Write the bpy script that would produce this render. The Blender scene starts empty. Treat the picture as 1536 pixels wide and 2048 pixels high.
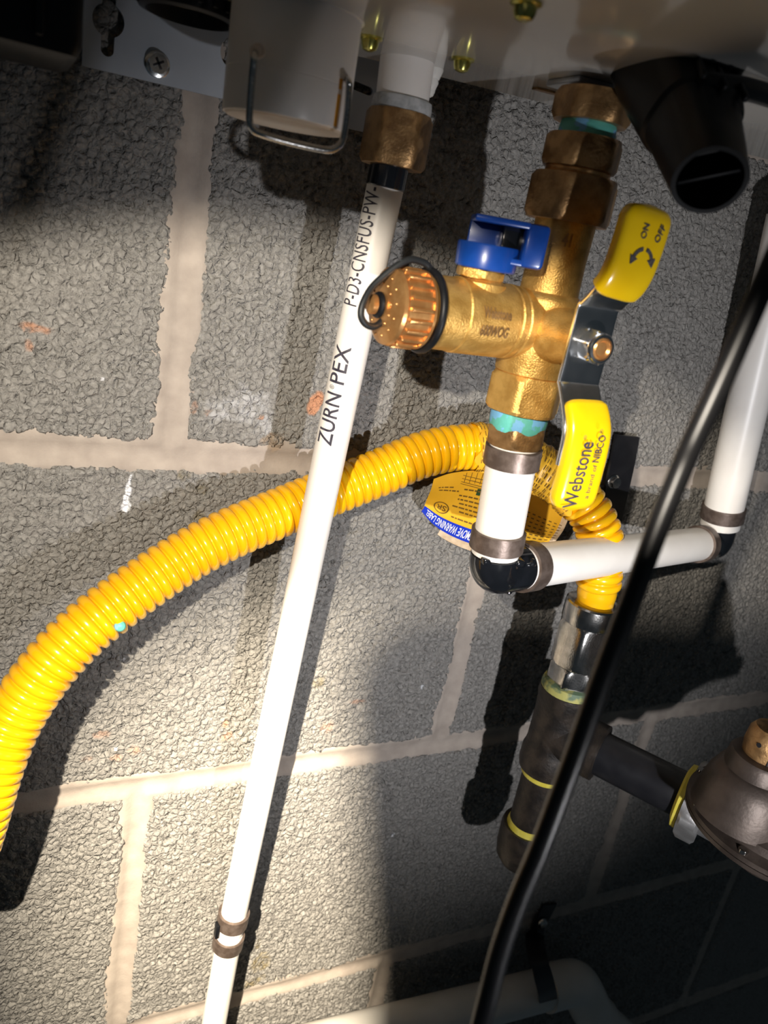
import bpy, bmesh, math
import numpy as np
from mathutils import Vector, Matrix

# ------------------------------------------------------------------ camera, world, lights, exposure
scn = bpy.context.scene
COL = scn.collection
FPX = 1560.0
CAM = np.array([-0.0774, -0.3774, 0.1212])
def rod(r):
    t = np.linalg.norm(r); k = r / t
    K = np.array([[0, -k[2], k[1]], [k[2], 0, -k[0]], [-k[1], k[0], 0]])
    return np.eye(3) + math.sin(t) * K + (1 - math.cos(t)) * K @ K
RC = rod(np.array([0.3734, -0.4562, 0.1001])) @ np.array([[1, 0, 0], [0, 0, -1], [0, 1, 0]], float)  # world -> camera (x right, y down, z ahead)

cd = bpy.data.cameras.new('camera'); cam = bpy.data.objects.new('camera', cd); COL.objects.link(cam)
cd.sensor_fit = 'HORIZONTAL'; cd.sensor_width = 36.0; cd.lens = 36.0 * FPX / 1536.0
cd.clip_start = 0.004; cd.clip_end = 50
cd.dof.use_dof = True; cd.dof.focus_distance = 0.40; cd.dof.aperture_fstop = 16.0
M3 = RC.T @ np.diag([1, -1, -1])
m4 = np.eye(4); m4[:3, :3] = M3; m4[:3, 3] = CAM
cam.matrix_world = Matrix(m4.tolist())
scn.camera = cam

scn.view_settings.view_transform = 'Standard'
scn.view_settings.look = 'None'
scn.view_settings.gamma = 1.0
scn.view_settings.use_curve_mapping = False
scn.view_settings.exposure = 0.0

w = bpy.data.worlds.new('dim_basement'); scn.world = w; w.use_nodes = True
bg = w.node_tree.nodes['Background']; bg.inputs[0].default_value = (0.55, 0.72, 0.85, 1); bg.inputs[1].default_value = 0.032

def ray(u, v): return RC.T @ np.array([(u - 768) / FPX, (v - 1024) / FPX, 1.0])
def P(u, v, y):
    d = ray(u, v); return CAM + d * ((y - CAM[1]) / d[1])
def proj(p):
    c = RC @ (np.asarray(p, float) - CAM); return np.array([768 + FPX * c[0] / c[2], 1024 + FPX * c[1] / c[2]])

def spot(name, loc, target, power, half_deg, blend, color, radius):
    l = bpy.data.lights.new(name, 'SPOT'); o = bpy.data.objects.new(name, l); COL.objects.link(o)
    l.energy = power; l.spot_size = math.radians(2 * half_deg); l.spot_blend = blend; l.color = color; l.shadow_soft_size = radius
    o.location = Vector(loc)
    o.rotation_euler = (Vector(target) - Vector(loc)).to_track_quat('-Z', 'Y').to_euler()
    return o
LA = (-0.180, -0.420, 0.185)       # the torch up and to the left behind the phone
AIM = P(565, 1740, 0)
spot('torch_spill', LA, AIM, 13.2, 37.0, 0.20, (1.0, 0.90, 0.76), 0.0036)
spot('torch_hotspot', LA, P(680, 1830, 0), 88.0, 19.5, 1.0, (1.0, 0.86, 0.66), 0.0036)
LB = (0.119, -0.461, -0.078)       # the second, weaker light low on the right
spot('second_light', LB, P(990, 1060, 0), 7.0, 41.5, 1.0, (0.98, 0.97, 1.0), 0.004)

# ------------------------------------------------------------------ helpers
def nrm(v):
    v = np.asarray(v, float); return v / np.linalg.norm(v)
def mkmesh(name, V, F, smooth=True):
    me = bpy.data.meshes.new(name)
    me.from_pydata([tuple(map(float, v)) for v in V], [], [tuple(int(i) for i in f) for f in F])
    me.validate(); 
    if smooth: me.polygons.foreach_set('use_smooth', [True] * len(me.polygons))
    me.update()
    return me
def wloc(o):
    l = np.zeros(3)
    while o is not None:
        l += np.array(o.location); o = o.parent
    return l
def add(name, geo, mat, parent=None, smooth=True, sharp=None):
    V, F = geo
    V = np.asarray(V, float)
    off = wloc(parent) if parent is not None else np.zeros(3)
    me = mkmesh(name, V - off, F, smooth)
    bm = bmesh.new(); bm.from_mesh(me); bmesh.ops.recalc_face_normals(bm, faces=bm.faces); bm.to_mesh(me); bm.free()
    if smooth:
        try: me.set_sharp_from_angle(angle=math.radians(sharp if sharp else 35))
        except Exception: pass
    o = bpy.data.objects.new(name, me); COL.objects.link(o)
    if parent is not None: o.parent = parent
    me.materials.append(mat)
    return o
def tag(o, label, cat, group=None):
    o['label'] = label; o['category'] = cat
    if group: o['group'] = group
    return o
def thing(name, loc, label, cat, group=None):
    o = bpy.data.objects.new(name, None); COL.objects.link(o); o.location = Vector([float(x) for x in loc]); o.empty_display_size = 0.01
    return tag(o, label, cat, group)
def merge(*gs):
    V = []; F = []; n = 0
    for v, f in gs:
        v = np.asarray(v, float); V.append(v); F += [tuple(i + n for i in t) for t in f]; n += len(v)
    return np.vstack(V), F
def loft(rings, cap=True, closed=True, loop=False):
    n = len(rings[0]); V = np.vstack(rings); F = []
    m = len(rings)
    for i in range(m if loop else m - 1):
        a = i * n; b = ((i + 1) % m) * n
        for j in range(n if closed else n - 1):
            k = (j + 1) % n
            F.append((a + j, a + k, b + k, b + j))
    if cap and not loop:
        F.append(tuple(range(n - 1, -1, -1))); F.append(tuple(range((m - 1) * n, m * n)))
    return V, F
def frame(d, ref=None):
    d = nrm(d)
    if ref is None: ref = np.array([0, 0, 1.0]) if abs(d[2]) < 0.9 else np.array([1.0, 0, 0])
    u = nrm(np.cross(ref, d)); v = np.cross(d, u); return u, v
def circ(c, u, v, r, n, rot=0.0):
    a = np.linspace(0, 2 * np.pi, n, endpoint=False) + rot
    return np.asarray(c) + r * (np.cos(a)[:, None] * u + np.sin(a)[:, None] * v)
def lathe(p0, d, prof, n=48, rot=0.0, ref=None, cap=True):
    d = nrm(d); u, v = frame(d, ref)
    return loft([circ(np.asarray(p0) + d * s, u, v, max(r, 1e-5), n, rot) for s, r in prof], cap)
def hexnut(p0, p1, flats, rot=0.0, ch=0.0012, bore=None, ref=None):
    """hexagon prism with chamfered ends between two points, flats = width across flats"""
    p0 = np.asarray(p0, float); p1 = np.asarray(p1, float); d = p1 - p0; L = np.linalg.norm(d); d /= L
    u, v = frame(d, ref); n = 72; a = np.linspace(0, 2 * np.pi, n, endpoint=False)
    R = flats / 2 / np.cos((a - rot + np.pi / 6) % (np.pi / 3) - np.pi / 6)
    rc = flats / 2
    def ring(s, rad): return p0 + d * s + rad[:, None] * (np.cos(a)[:, None] * u + np.sin(a)[:, None] * v)
    Rc = np.minimum(R, rc * 1.02)
    return loft([ring(0, Rc), ring(ch, np.minimum(R, rc * 1.125)), ring(L - ch, np.minimum(R, rc * 1.125)), ring(L, Rc)])
def catmull(pts, per=12):
    pts = [np.asarray(p, float) for p in pts]; Q = [2 * pts[0] - pts[1]] + pts + [2 * pts[-1] - pts[-2]]; out = []
    for i in range(1, len(Q) - 2):
        for k in range(per):
            t = k / per
            out.append(0.5 * ((2 * Q[i]) + (-Q[i - 1] + Q[i + 1]) * t + (2 * Q[i - 1] - 5 * Q[i] + 4 * Q[i + 1] - Q[i + 2]) * t * t + (-Q[i - 1] + 3 * Q[i] - 3 * Q[i + 1] + Q[i + 2]) * t ** 3))
    out.append(pts[-1]); return np.array(out)
def resample(pts, n):
    pts = np.asarray(pts, float); s = np.concatenate([[0], np.cumsum(np.linalg.norm(np.diff(pts, axis=0), axis=1))])
    t = np.linspace(0, s[-1], n); return np.stack([np.interp(t, s, pts[:, k]) for k in range(3)], 1), s[-1]
def frames_along(pts, ref=None):
    T = np.gradient(pts, axis=0); T /= np.linalg.norm(T, axis=1)[:, None]
    u, v = frame(T[0], ref); U = [u]; Vv = [v]
    for i in range(1, len(pts)):
        u = U[-1] - T[i] * (U[-1] @ T[i]); u /= np.linalg.norm(u); U.append(u); Vv.append(np.cross(T[i], u))
    return T, np.array(U), np.array(Vv)
def tube(pts, r, n=24, cap=True, loop=False):
    pts = np.asarray(pts, float)
    T, U, Vv = frames_along(pts); r = np.broadcast_to(np.asarray(r, float), (len(pts),))
    return loft([circ(pts[i], U[i], Vv[i], r[i], n) for i in range(len(pts))], cap, True, loop)
def sup(c, u, v, a, b, p=4.0, n=40):
    t = np.linspace(0, 2 * np.pi, n, endpoint=False); ct = np.cos(t); st = np.sin(t)
    x = a * np.sign(ct) * np.abs(ct) ** (2 / p); y = b * np.sign(st) * np.abs(st) ** (2 / p)
    return np.asarray(c) + x[:, None] * u + y[:, None] * v
def box(c, u, v, w_, a, b, d, bev=0.0):
    """rounded box with half sizes a, b, d along the unit axes u, v, w_"""
    c = np.asarray(c, float); u = nrm(u); v = nrm(v); w_ = nrm(w_)
    bev = min(bev, a * .9, b * .9, d * .9)
    if bev <= 0: bev = min(a, b, d) * 0.02
    rings = []
    for s, k in ((-d, 1), (-d + bev * .3, .3), (-d + bev, 0), (d - bev, 0), (d - bev * .3, .3), (d, 1)):
        aa, bb = a - bev * k, b - bev * k; q = []
        rr = max(bev * (1 - k * .5), 1e-5)
        for (sx, sy, t0) in ((1, 1, 0), (-1, 1, 90), (-1, -1, 180), (1, -1, 270)):
            for t in (0, 30, 60, 90):
                t_ = math.radians(t0 + t)
                q.append(c + w_ * s + u * (sx * (aa - rr) + rr * math.cos(t_)) + v * (sy * (bb - rr) + rr * math.sin(t_)))
        rings.append(np.array(q))
    return loft(rings)
def plate(poly, nvec, t, mid=None):
    """flat polygon (3-D points) given a thickness t along nvec"""
    A = np.asarray(poly, float); B = A + nrm(nvec) * t
    return loft([A, B])
def textgeo(body, cell_w=None, height=None, cuts=8, offset=0.0, spacing=1.0):
    """text as a flat mesh: x along the line starting at 0, y up; scaled to the given length and cap height"""
    cu = bpy.data.curves.new('tmp', 'FONT'); cu.body = body; cu.size = 1.0; cu.offset = offset; cu.space_character = spacing; cu.resolution_u = 3
    o = bpy.data.objects.new('tmp', cu); COL.objects.link(o)
    dg = bpy.context.evaluated_depsgraph_get(); me = bpy.data.meshes.new_from_object(o.evaluated_get(dg))
    bm = bmesh.new(); bm.from_mesh(me)
    ys = [v.co.y for v in bm.verts]; xs = [v.co.x for v in bm.verts]
    y0, y1, x0, x1 = min(ys), max(ys), min(xs), max(xs)
    for k in range(1, cuts):
        yy = y0 + (y1 - y0) * k / cuts
        bmesh.ops.bisect_plane(bm, geom=bm.verts[:] + bm.edges[:] + bm.faces[:], plane_co=(0, yy, 0), plane_no=(0, 1, 0))
    bmesh.ops.triangulate(bm, faces=bm.faces)
    bm.verts.ensure_lookup_table(); bm.verts.index_update()
    V = np.array([v.co[:] for v in bm.verts]); F = [tuple(v.index for v in f.verts) for f in bm.faces]
    bm.free(); bpy.data.objects.remove(o); bpy.data.curves.remove(cu); bpy.data.meshes.remove(me)
    V[:, 0] -= x0
    if cell_w: V[:, 0] *= cell_w / (x1 - x0)
    if height: V[:, 1] *= height / 0.70
    return V, F
class Axis:
    """a straight 3-D centre line through two points, found again by image row"""
    def __init__(s, a, b): s.a = np.asarray(a, float); s.b = np.asarray(b, float); s.d = nrm(s.b - s.a)
    def at(s, v):
        lo, hi = -0.5, 0.9
        f = lambda t: proj(s.a + s.d * t)[1] - v
        sg = 1 if f(hi) > f(lo) else -1
        for _ in range(60):
            m = (lo + hi) / 2
            if sg * f(m) > 0: hi = m
            else: lo = m
        return s.a + s.d * lo
    def lat(s, prof, n=48, rot=0):
        """lathe from a list of (image row, radius)"""
        q = [(float((s.at(v) - s.a) @ s.d), r) for v, r in prof]
        return lathe(s.a, s.d, q, n, rot)

# ------------------------------------------------------------------ materials
def mat(name, c1, c2=None, scale=120, rough=0.5, metal=0.0, bump=0.0, bscale=900, spec=0.5, detail=4, coat=0.0, rvar=0.0, edge=(0.4, 0.62)):
    m = bpy.data.materials.new(name); m.use_nodes = True; nt = m.node_tree; b = nt.nodes['Principled BSDF']
    b.inputs['Roughness'].default_value = rough; b.inputs['Metallic'].default_value = metal
    b.inputs['Specular IOR Level'].default_value = spec; b.inputs['Coat Weight'].default_value = coat; b.inputs['Coat Roughness'].default_value = 0.08
    tc = nt.nodes.new('ShaderNodeTexCoord')
    n = nt.nodes.new('ShaderNodeTexNoise'); n.inputs['Scale'].default_value = scale; n.inputs['Detail'].default_value = detail
    nt.links.new(tc.outputs['Object'], n.inputs['Vector'])
    r = nt.nodes.new('ShaderNodeValToRGB'); r.color_ramp.elements[0].position = edge[0]; r.color_ramp.elements[1].position = edge[1]
    r.color_ramp.elements[0].color = (*c1, 1); r.color_ramp.elements[1].color = (*(c2 or c1), 1)
    nt.links.new(n.outputs['Fac'], r.inputs['Fac']); nt.links.new(r.outputs['Color'], b.inputs['Base Color'])
    if rvar:
        mr = nt.nodes.new('ShaderNodeMapRange'); mr.inputs['To Min'].default_value = max(rough - rvar, .02); mr.inputs['To Max'].default_value = rough + rvar
        nt.links.new(n.outputs['Fac'], mr.inputs['Value']); nt.links.new(mr.outputs['Result'], b.inputs['Roughness'])
    if bump:
        n2 = nt.nodes.new('ShaderNodeTexNoise'); n2.inputs['Scale'].default_value = bscale; n2.inputs['Detail'].default_value = 3
        nt.links.new(tc.outputs['Object'], n2.inputs['Vector'])
        bp = nt.nodes.new('ShaderNodeBump'); bp.inputs['Strength'].default_value = bump; bp.inputs['Distance'].default_value = 0.0006
        nt.links.new(n2.outputs['Fac'], bp.inputs['Height']); nt.links.new(bp.outputs['Normal'], b.inputs['Normal'])
    return m
def wallmat(name, c1, c2, scale, bscale, bump, rough=0.9):
    m = mat(name, c1, c2, scale, rough, bump=bump, bscale=bscale, spec=0.25, detail=6, edge=(0.3, 0.7))
    nt = m.node_tree; b = nt.nodes['Principled BSDF']
    src = b.inputs['Base Color'].links[0].from_socket
    at = nt.nodes.new('ShaderNodeAttribute'); at.attribute_name = 'stain'
    mx = nt.nodes.new('ShaderNodeMix'); mx.data_type = 'RGBA'
    nt.links.new(at.outputs['Alpha'], mx.inputs[0]); nt.links.new(src, mx.inputs[6]); nt.links.new(at.outputs['Color'], mx.inputs[7])
    nt.links.new(mx.outputs[2], b.inputs['Base Color'])
    return m
M = {}
M['block'] = wallmat('concrete_block', (0.185, 0.178, 0.166), (0.315, 0.304, 0.285), 420, 1300, 0.7)
def pebble_bump(m, scale, dist):
    nt = m.node_tree; b = nt.nodes['Principled BSDF']
    old = b.inputs['Normal'].links[0].from_node
    tc = nt.nodes.new('ShaderNodeTexCoord'); nz = nt.nodes.new('ShaderNodeTexNoise'); nz.inputs['Scale'].default_value = 500
    mxv = nt.nodes.new('ShaderNodeMix'); mxv.data_type = 'VECTOR'; mxv.inputs[0].default_value = 0.0018
    nt.links.new(tc.outputs['Object'], nz.inputs['Vector']); nt.links.new(tc.outputs['Object'], mxv.inputs[4]); nt.links.new(nz.outputs['Color'], mxv.inputs[5])
    vo = nt.nodes.new('ShaderNodeTexVoronoi'); vo.feature = 'DISTANCE_TO_EDGE'; vo.inputs['Scale'].default_value = scale
    nt.links.new(mxv.outputs[1], vo.inputs['Vector'])
    mr = nt.nodes.new('ShaderNodeMapRange'); mr.inputs['From Max'].default_value = 0.22; nt.links.new(vo.outputs['Distance'], mr.inputs['Value'])
    bp = nt.nodes.new('ShaderNodeBump'); bp.inputs['Strength'].default_value = 1.0; bp.inputs['Distance'].default_value = dist
    nt.links.new(mr.outputs['Result'], bp.inputs['Height']); nt.links.new(old.outputs['Normal'], bp.inputs['Normal']); nt.links.new(bp.outputs['Normal'], b.inputs['Normal'])
pebble_bump(M['block'], 270, 0.0007)
M['mortar'] = wallmat('mortar', (0.325, 0.28, 0.243), (0.43, 0.375, 0.325), 90, 900, 0.25)
M['yellow'] = mat('yellow_jacket', (0.86, 0.445, 0.004), (0.90, 0.48, 0.005), 60, 0.20, spec=0.5, coat=0.35)
M['pex'] = mat('white_pex', (0.80, 0.765, 0.72), (0.84, 0.81, 0.765), 40, 0.36, spec=0.45)
M['brass'] = mat('cast_brass', (0.58, 0.335, 0.085), (0.74, 0.46, 0.135), 180, 0.40, metal=0.72, bump=0.45, bscale=1400, rvar=0.1)
M['brass_dull'] = mat('tarnished_brass', (0.24, 0.135, 0.055), (0.42, 0.25, 0.105), 150, 0.42, metal=0.7, bump=0.4, bscale=800, rvar=0.12)
M['bronze'] = mat('bright_bronze', (0.62, 0.31, 0.11), (0.74, 0.41, 0.16), 200, 0.30, metal=0.8, bump=0.15, bscale=900)
M['crimp'] = mat('oxidised_copper_ring', (0.115, 0.085, 0.07), (0.18, 0.14, 0.12), 220, 0.42, metal=0.55, bump=0.1)
M['chrome'] = mat('zinc_chrome', (0.70, 0.72, 0.74), (0.80, 0.81, 0.82), 200, 0.20, metal=1.0, bump=0.03)
M['steel'] = mat('bare_steel', (0.42, 0.41, 0.39), (0.56, 0.55, 0.53), 200, 0.20, metal=1.0, bump=0.12)
M['zincgreen'] = mat('yellow_zinc', (0.50, 0.47, 0.10), (0.62, 0.58, 0.18), 300, 0.22, metal=0.9)
M['blackp'] = mat('black_plastic', (0.005, 0.0055, 0.007), (0.008, 0.009, 0.011), 80, 0.42, spec=0.22)
M['blackg'] = mat('glossy_black_poly', (0.006, 0.007, 0.009), (0.009, 0.010, 0.013), 80, 0.13, spec=0.6, coat=0.3)
M['blackm'] = mat('black_iron', (0.014, 0.011, 0.009), (0.036, 0.027, 0.020), 120, 0.50, metal=0.3, bump=0.5, bscale=500)
M['blackrub'] = mat('black_cable', (0.008, 0.008, 0.009), (0.011, 0.011, 0.012), 80, 0.34, spec=0.32)
M['blackstrap'] = mat('black_painted_steel', (0.008, 0.008, 0.010), (0.013, 0.013, 0.015), 80, 0.35, spec=0.5)
M['blue'] = mat('blue_plastic', (0.006, 0.052, 0.30), (0.008, 0.064, 0.35), 100, 0.28, spec=0.5, coat=0.2)
M['grip'] = mat('yellow_vinyl', (0.84, 0.53, 0.004), (0.87, 0.57, 0.006), 60, 0.22, spec=0.5, coat=0.3)
M['teal'] = mat('teal_thread_dope', (0.10, 0.42, 0.36), (0.16, 0.42, 0.70), 160, 0.55, bump=0.5, bscale=300, edge=(0.49, 0.53))
M['dopegreen'] = mat('green_yellow_dope', (0.10, 0.16, 0.09), (0.42, 0.40, 0.12), 150, 0.6, bump=0.4, bscale=300, edge=(0.45, 0.60))
M['dopeyellow'] = mat('yellow_thread_tape', (0.55, 0.46, 0.04), (0.62, 0.54, 0.10), 150, 0.6, bump=0.4, bscale=300)
M['heater'] = mat('grey_enamel', (0.70, 0.69, 0.655), (0.75, 0.74, 0.71), 14, 0.16, metal=0.1, spec=0.7, coat=0.5, bump=0.02, bscale=400)
M['galv'] = mat('blue_grey_steel_plate', (0.46, 0.51, 0.58), (0.52, 0.57, 0.64), 30, 0.33, metal=0.4, bump=0.05, bscale=600)
M['whitep'] = mat('white_plastic', (0.80, 0.765, 0.73), (0.84, 0.80, 0.765), 40, 0.30, spec=0.45)
M['whiteb'] = mat('beige_plastic', (0.52, 0.45, 0.37), (0.58, 0.50, 0.42), 40, 0.35)
M['pvc'] = mat('white_pvc', (0.62, 0.60, 0.55), (0.66, 0.64, 0.60), 40, 0.35)
M['sealant'] = mat('grey_sealant', (0.30, 0.31, 0.31), (0.46, 0.47, 0.48), 220, 0.6, bump=0.6, bscale=400)
M['paste'] = mat('white_sealant', (0.66, 0.65, 0.62), (0.72, 0.71, 0.68), 200, 0.5, bump=0.5, bscale=350)
M['ink'] = mat('black_print', (0.030, 0.026, 0.040), (0.055, 0.05, 0.07), 500, 0.5)
M['inkgrey'] = mat('faded_print', (0.055, 0.05, 0.05), (0.10, 0.09, 0.085), 900, 0.5)
M['orange'] = mat('orange_mark', (0.75, 0.36, 0.02), (0.80, 0.40, 0.03), 100, 0.5)
M['label'] = mat('yellow_label_paper', (0.78, 0.42, 0.025), (0.84, 0.47, 0.035), 50, 0.38, spec=0.4, bump=0.15, bscale=250)
M['labelblue'] = mat('blue_label_band', (0.010, 0.035, 0.46), (0.014, 0.045, 0.52), 50, 0.35)
M['labelwhite'] = mat('white_lettering', (0.80, 0.80, 0.82), (0.84, 0.84, 0.86), 50, 0.5)
M['labelback'] = mat('torn_paper_edge', (0.52, 0.38, 0.24), (0.68, 0.54, 0.38), 120, 0.8, bump=0.5)
M['labelink'] = mat('brown_print', (0.16, 0.085, 0.015), (0.22, 0.12, 0.02), 300, 0.5)
M['labelgreen'] = mat('dark_green_print', (0.02, 0.06, 0.02), (0.03, 0.08, 0.03), 300, 0.5)
M['cast'] = mat('grey_cast_metal', (0.05, 0.038, 0.031), (0.08, 0.062, 0.051), 70, 0.48, metal=0.6, bump=0.2, bscale=500)
M['castlight'] = mat('bright_cast_metal', (0.30, 0.295, 0.29), (0.38, 0.375, 0.37), 80, 0.42, metal=0.7, bump=0.15)
M['primer'] = mat('blue_pipe_cement', (0.06, 0.10, 0.30), (0.30, 0.34, 0.42), 120, 0.5)
M['glass'] = mat('dark_glass', (0.004, 0.004, 0.006), (0.006, 0.006, 0.008), 50, 0.08, spec=0.6)
M['phone'] = mat('dark_phone_shell', (0.012, 0.013, 0.016), (0.016, 0.017, 0.020), 50, 0.35)
M['strapw'] = mat('black_rubber_worn', (0.010, 0.012, 0.014), (0.20, 0.24, 0.26), 130, 0.5, edge=(0.60, 0.72))

# ------------------------------------------------------------------ the concrete block wall
H = 0.2032; W = 0.4064
def hsh(ix, iy, seed):
    n = (ix.astype(np.int64) * 374761393 + iy.astype(np.int64) * 668265263 + seed * 1274126177) & 0xFFFFFFFF
    n = ((n ^ (n >> 13)) * 1274126177) & 0xFFFFFFFF
    n = ((n ^ (n >> 16)) * 2246822519) & 0xFFFFFFFF
    return ((n ^ (n >> 15)) & 0xFFFFFF) / float(0xFFFFFF)
def vnoise(x, z, s, seed):
    x = x / s; z = z / s; ix = np.floor(x); iz = np.floor(z); fx = x - ix; fz = z - iz
    fx = fx * fx * (3 - 2 * fx); fz = fz * fz * (3 - 2 * fz)
    a = hsh(ix, iz, seed); b = hsh(ix + 1, iz, seed); c = hsh(ix, iz + 1, seed); d = hsh(ix + 1, iz + 1, seed)
    return (a * (1 - fx) + b * fx) * (1 - fz) + (c * (1 - fx) + d * fx) * fz
def fbm(x, z, s, seed): return 0.55 * vnoise(x, z, s, seed) + 0.3 * vnoise(x, z, s / 2.1, seed + 7) + 0.15 * vnoise(x, z, s / 4.3, seed + 13)
def voro(x, z, s, seed):
    x = x / s; z = z / s; ix = np.floor(x); iz = np.floor(z)
    f1 = np.full(x.shape, 9.0); f2 = np.full(x.shape, 9.0); cid = np.zeros(x.shape)
    for dx in (-1, 0, 1):
        for dz in (-1, 0, 1):
            jx = ix + dx; jz = iz + dz
            px = jx + hsh(jx, jz, seed); pz = jz + hsh(jx, jz, seed + 3)
            d = np.hypot(px - x, pz - z); r = hsh(jx, jz, seed + 5)
            cl = d < f1
            f2 = np.where(cl, f1, np.minimum(f2, d)); cid = np.where(cl, r, cid); f1 = np.where(cl, d, f1)
    return f1, f2, cid
STAINS = []
def stain(u, v, ru, rv, col, k, ang=0):
    c = P(u, v, 0); m = 1.0 / (FPX / (RC @ (c - CAM))[2])
    STAINS.append((c[0], c[2], ru * m, rv * m, col, k, ang))
ORG = (0.50, 0.25, 0.145); WHT = (0.80, 0.81, 0.84); CHK = (0.46, 0.46, 0.47); OLV = (0.20, 0.16, 0.075)
stain(252, 1012, 9, 14, WHT, 1.0); stain(254, 992, 6, 20, WHT, 1.0, 6); stain(257, 968, 3.5, 20, WHT, 1.0, 6)
stain(630, 806, 14, 24, ORG, 1.0, 10); stain(78, 658, 36, 10, ORG, .8); stain(58, 692, 8, 12, ORG, .6)
stain(388, 815, 8, 16, ORG, .8); stain(420, 826, 14, 8, ORG, .55); stain(508, 812, 12, 6, ORG, .6); stain(520, 835, 14, 7, ORG, .6)
stain(453, 1475, 12, 14, ORG, .75); stain(450, 1449, 9, 9, ORG, .7); stain(270, 1500, 14, 12, ORG, .55); stain(232, 1517, 12, 7, ORG, .4); stain(200, 1470, 18, 12, ORG, .35); stain(175, 1517, 12, 6, ORG, .35)
stain(655, 1455, 20, 16, ORG, .35); stain(716, 1403, 18, 5, ORG, .4)
stain(480, 815, 70, 36, CHK, .75, -12); stain(480, 790, 26, 22, CHK, .8); stain(528, 850, 20, 26, CHK, .6)
stain(370, 950, 13, 14, OLV, .6); stain(398, 1030, 12, 14, OLV, .6); stain(405, 980, 12, 10, OLV, .4)
stain(520, 1930, 20, 26, OLV, .75); stain(505, 1965, 22, 20, OLV, .8); stain(517, 1890, 6, 12, OLV, .6); stain(637, 1365, 12, 16, OLV, .6)
stain(545, 885, 24, 22, (0.36, 0.26, 0.17), .6)
stain(845, 1374, 3.6, 5, WHT, 1); stain(785, 1672, 3.2, 7, WHT, 1, 15); stain(247, 1318, 3.5, 3.5, WHT, 1); stain(232, 1498, 3.5, 5, WHT, 1); stain(205, 757, 3.5, 4, WHT, 1)
def stain_at(x, z):
    col = np.zeros((len(x), 4), np.float32)
    nz = fbm(x, z, 0.006, 91) - 0.5; n2 = fbm(x, z, 0.0025, 77)
    for cx, cz, rx, rz, c, k, ang in STAINS:
        a = math.radians(ang + 8); dx = x - cx; dz = z - cz
        px = dx * math.cos(a) - dz * math.sin(a); pz = dx * math.sin(a) + dz * math.cos(a)
        d = np.hypot(px / rx, pz / rz) + (nz * 1.3 if k < 1 else nz * 0.35)
        f = np.clip((1.15 - d) / (0.55 if k < 1 else 0.2), 0, 1)
        if k < 1: f = f * np.clip((n2 - 0.25) * 3.0, 0.15, 1)
        f = f * k; better = f > col[:, 3]
        col[better, :3] = c; col[:, 3] = np.maximum(col[:, 3], f)
    return col
def axisgrid(a, b, lo, hi, fine, coarse):
    pts = [a]; 
    while pts[-1] < b - 1e-6:
        st = fine if lo - coarse < pts[-1] < hi else coarse
        pts.append(min(pts[-1] + st, b))
    if len(pts) > 2 and pts[-1] - pts[-2] < fine * .3: pts.pop(-2)
    return np.array(pts)
def gridmesh(name, xs, zs, hfun, mtl, parent, skirt=None):
    X, Z = np.meshgrid(xs, zs); x = X.ravel(); z = Z.ravel(); h = hfun(x, z)
    nx, nz = len(xs), len(zs)
    co = np.stack([x, -h, z], 1)
    i = np.arange(nx - 1)[None, :] + nx * np.arange(nz - 1)[:, None]; i = i.ravel()
    quads = np.stack([i, i + 1, i + 1 + nx, i + nx], 1)
    st = stain_at(x, z)
    if skirt is not None:
        bidx = np.concatenate([np.arange(nx), np.arange(1, nz) * nx + nx - 1, (nz - 1) * nx + np.arange(nx - 2, -1, -1), np.arange(nz - 2, 0, -1) * nx])
        n0 = len(co); sk = co[bidx].copy(); sk[:, 1] = skirt; co = np.vstack([co, sk]); m = len(bidx); k = np.arange(m); k2 = (k + 1) % m
        quads = np.vstack([quads, np.stack([bidx[k2], bidx[k], n0 + k, n0 + k2], 1)])
        st = np.vstack([st, np.zeros((m, 4), np.float32)])
    me = bpy.data.meshes.new(name); me.vertices.add(len(co)); me.vertices.foreach_set('co', co.astype(np.float32).ravel())
    me.loops.add(quads.size); me.loops.foreach_set('vertex_index', quads.astype(np.int32).ravel())
    me.polygons.add(len(quads)); me.polygons.foreach_set('loop_start', (np.arange(len(quads)) * 4).astype(np.int32))
    try: me.polygons.foreach_set('loop_total', np.full(len(quads), 4, np.int32))
    except Exception: pass
    me.update(calc_edges=True); me.polygons.foreach_set('use_smooth', np.ones(len(quads), bool))
    ca = me.color_attributes.new('stain', 'FLOAT_COLOR', 'POINT'); ca.data.foreach_set('color', st.ravel())
    me.materials.append(mtl)
    o = bpy.data.objects.new(name, me); COL.objects.link(o)
    if parent is not None: o.parent = parent
    return o
VX0, VX1, VZ0, VZ1 = -0.115, 0.60, -0.62, 0.205
JZ = 0.008      # the course behind the casing stands a little higher
def mortar_h(x, z):
    z = np.where(z > H * .6, z - JZ, z)
    row = np.round(z / H); dz = np.abs(z - row * H)
    course = np.floor(z / H); offs = np.where(course.astype(int) % 2 == 0, 0.0, W / 2)
    cx = np.round((x - offs) / W) * W + offs; dx = np.abs(x - cx)
    d = np.minimum(dz, dx)
    groove = 0.0016 * np.clip(1 - d / 0.0052, 0, 1) ** 0.6
    ridge = 0.0007 * np.exp(-((d - 0.0066) / 0.0013) ** 2)
    return -0.0016 - 0.007 * np.clip((d - 0.0105) / 0.005, 0, 1) - groove + ridge + 0.0016 * (fbm(x, z, 0.030, 5) - 0.5) + 0.0005 * (fbm(x, z, 0.004, 9) - 0.5)
xs = axisgrid(-1.5 * W, 2.5 * W, VX0, VX1, 0.0022, 0.012); zs = axisgrid(-4 * H, 2 * H + .008, VZ0, VZ1, 0.0022, 0.012)
wall = gridmesh('wall_back', xs, zs, mortar_h, M['mortar'], None, 0.09)
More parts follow.
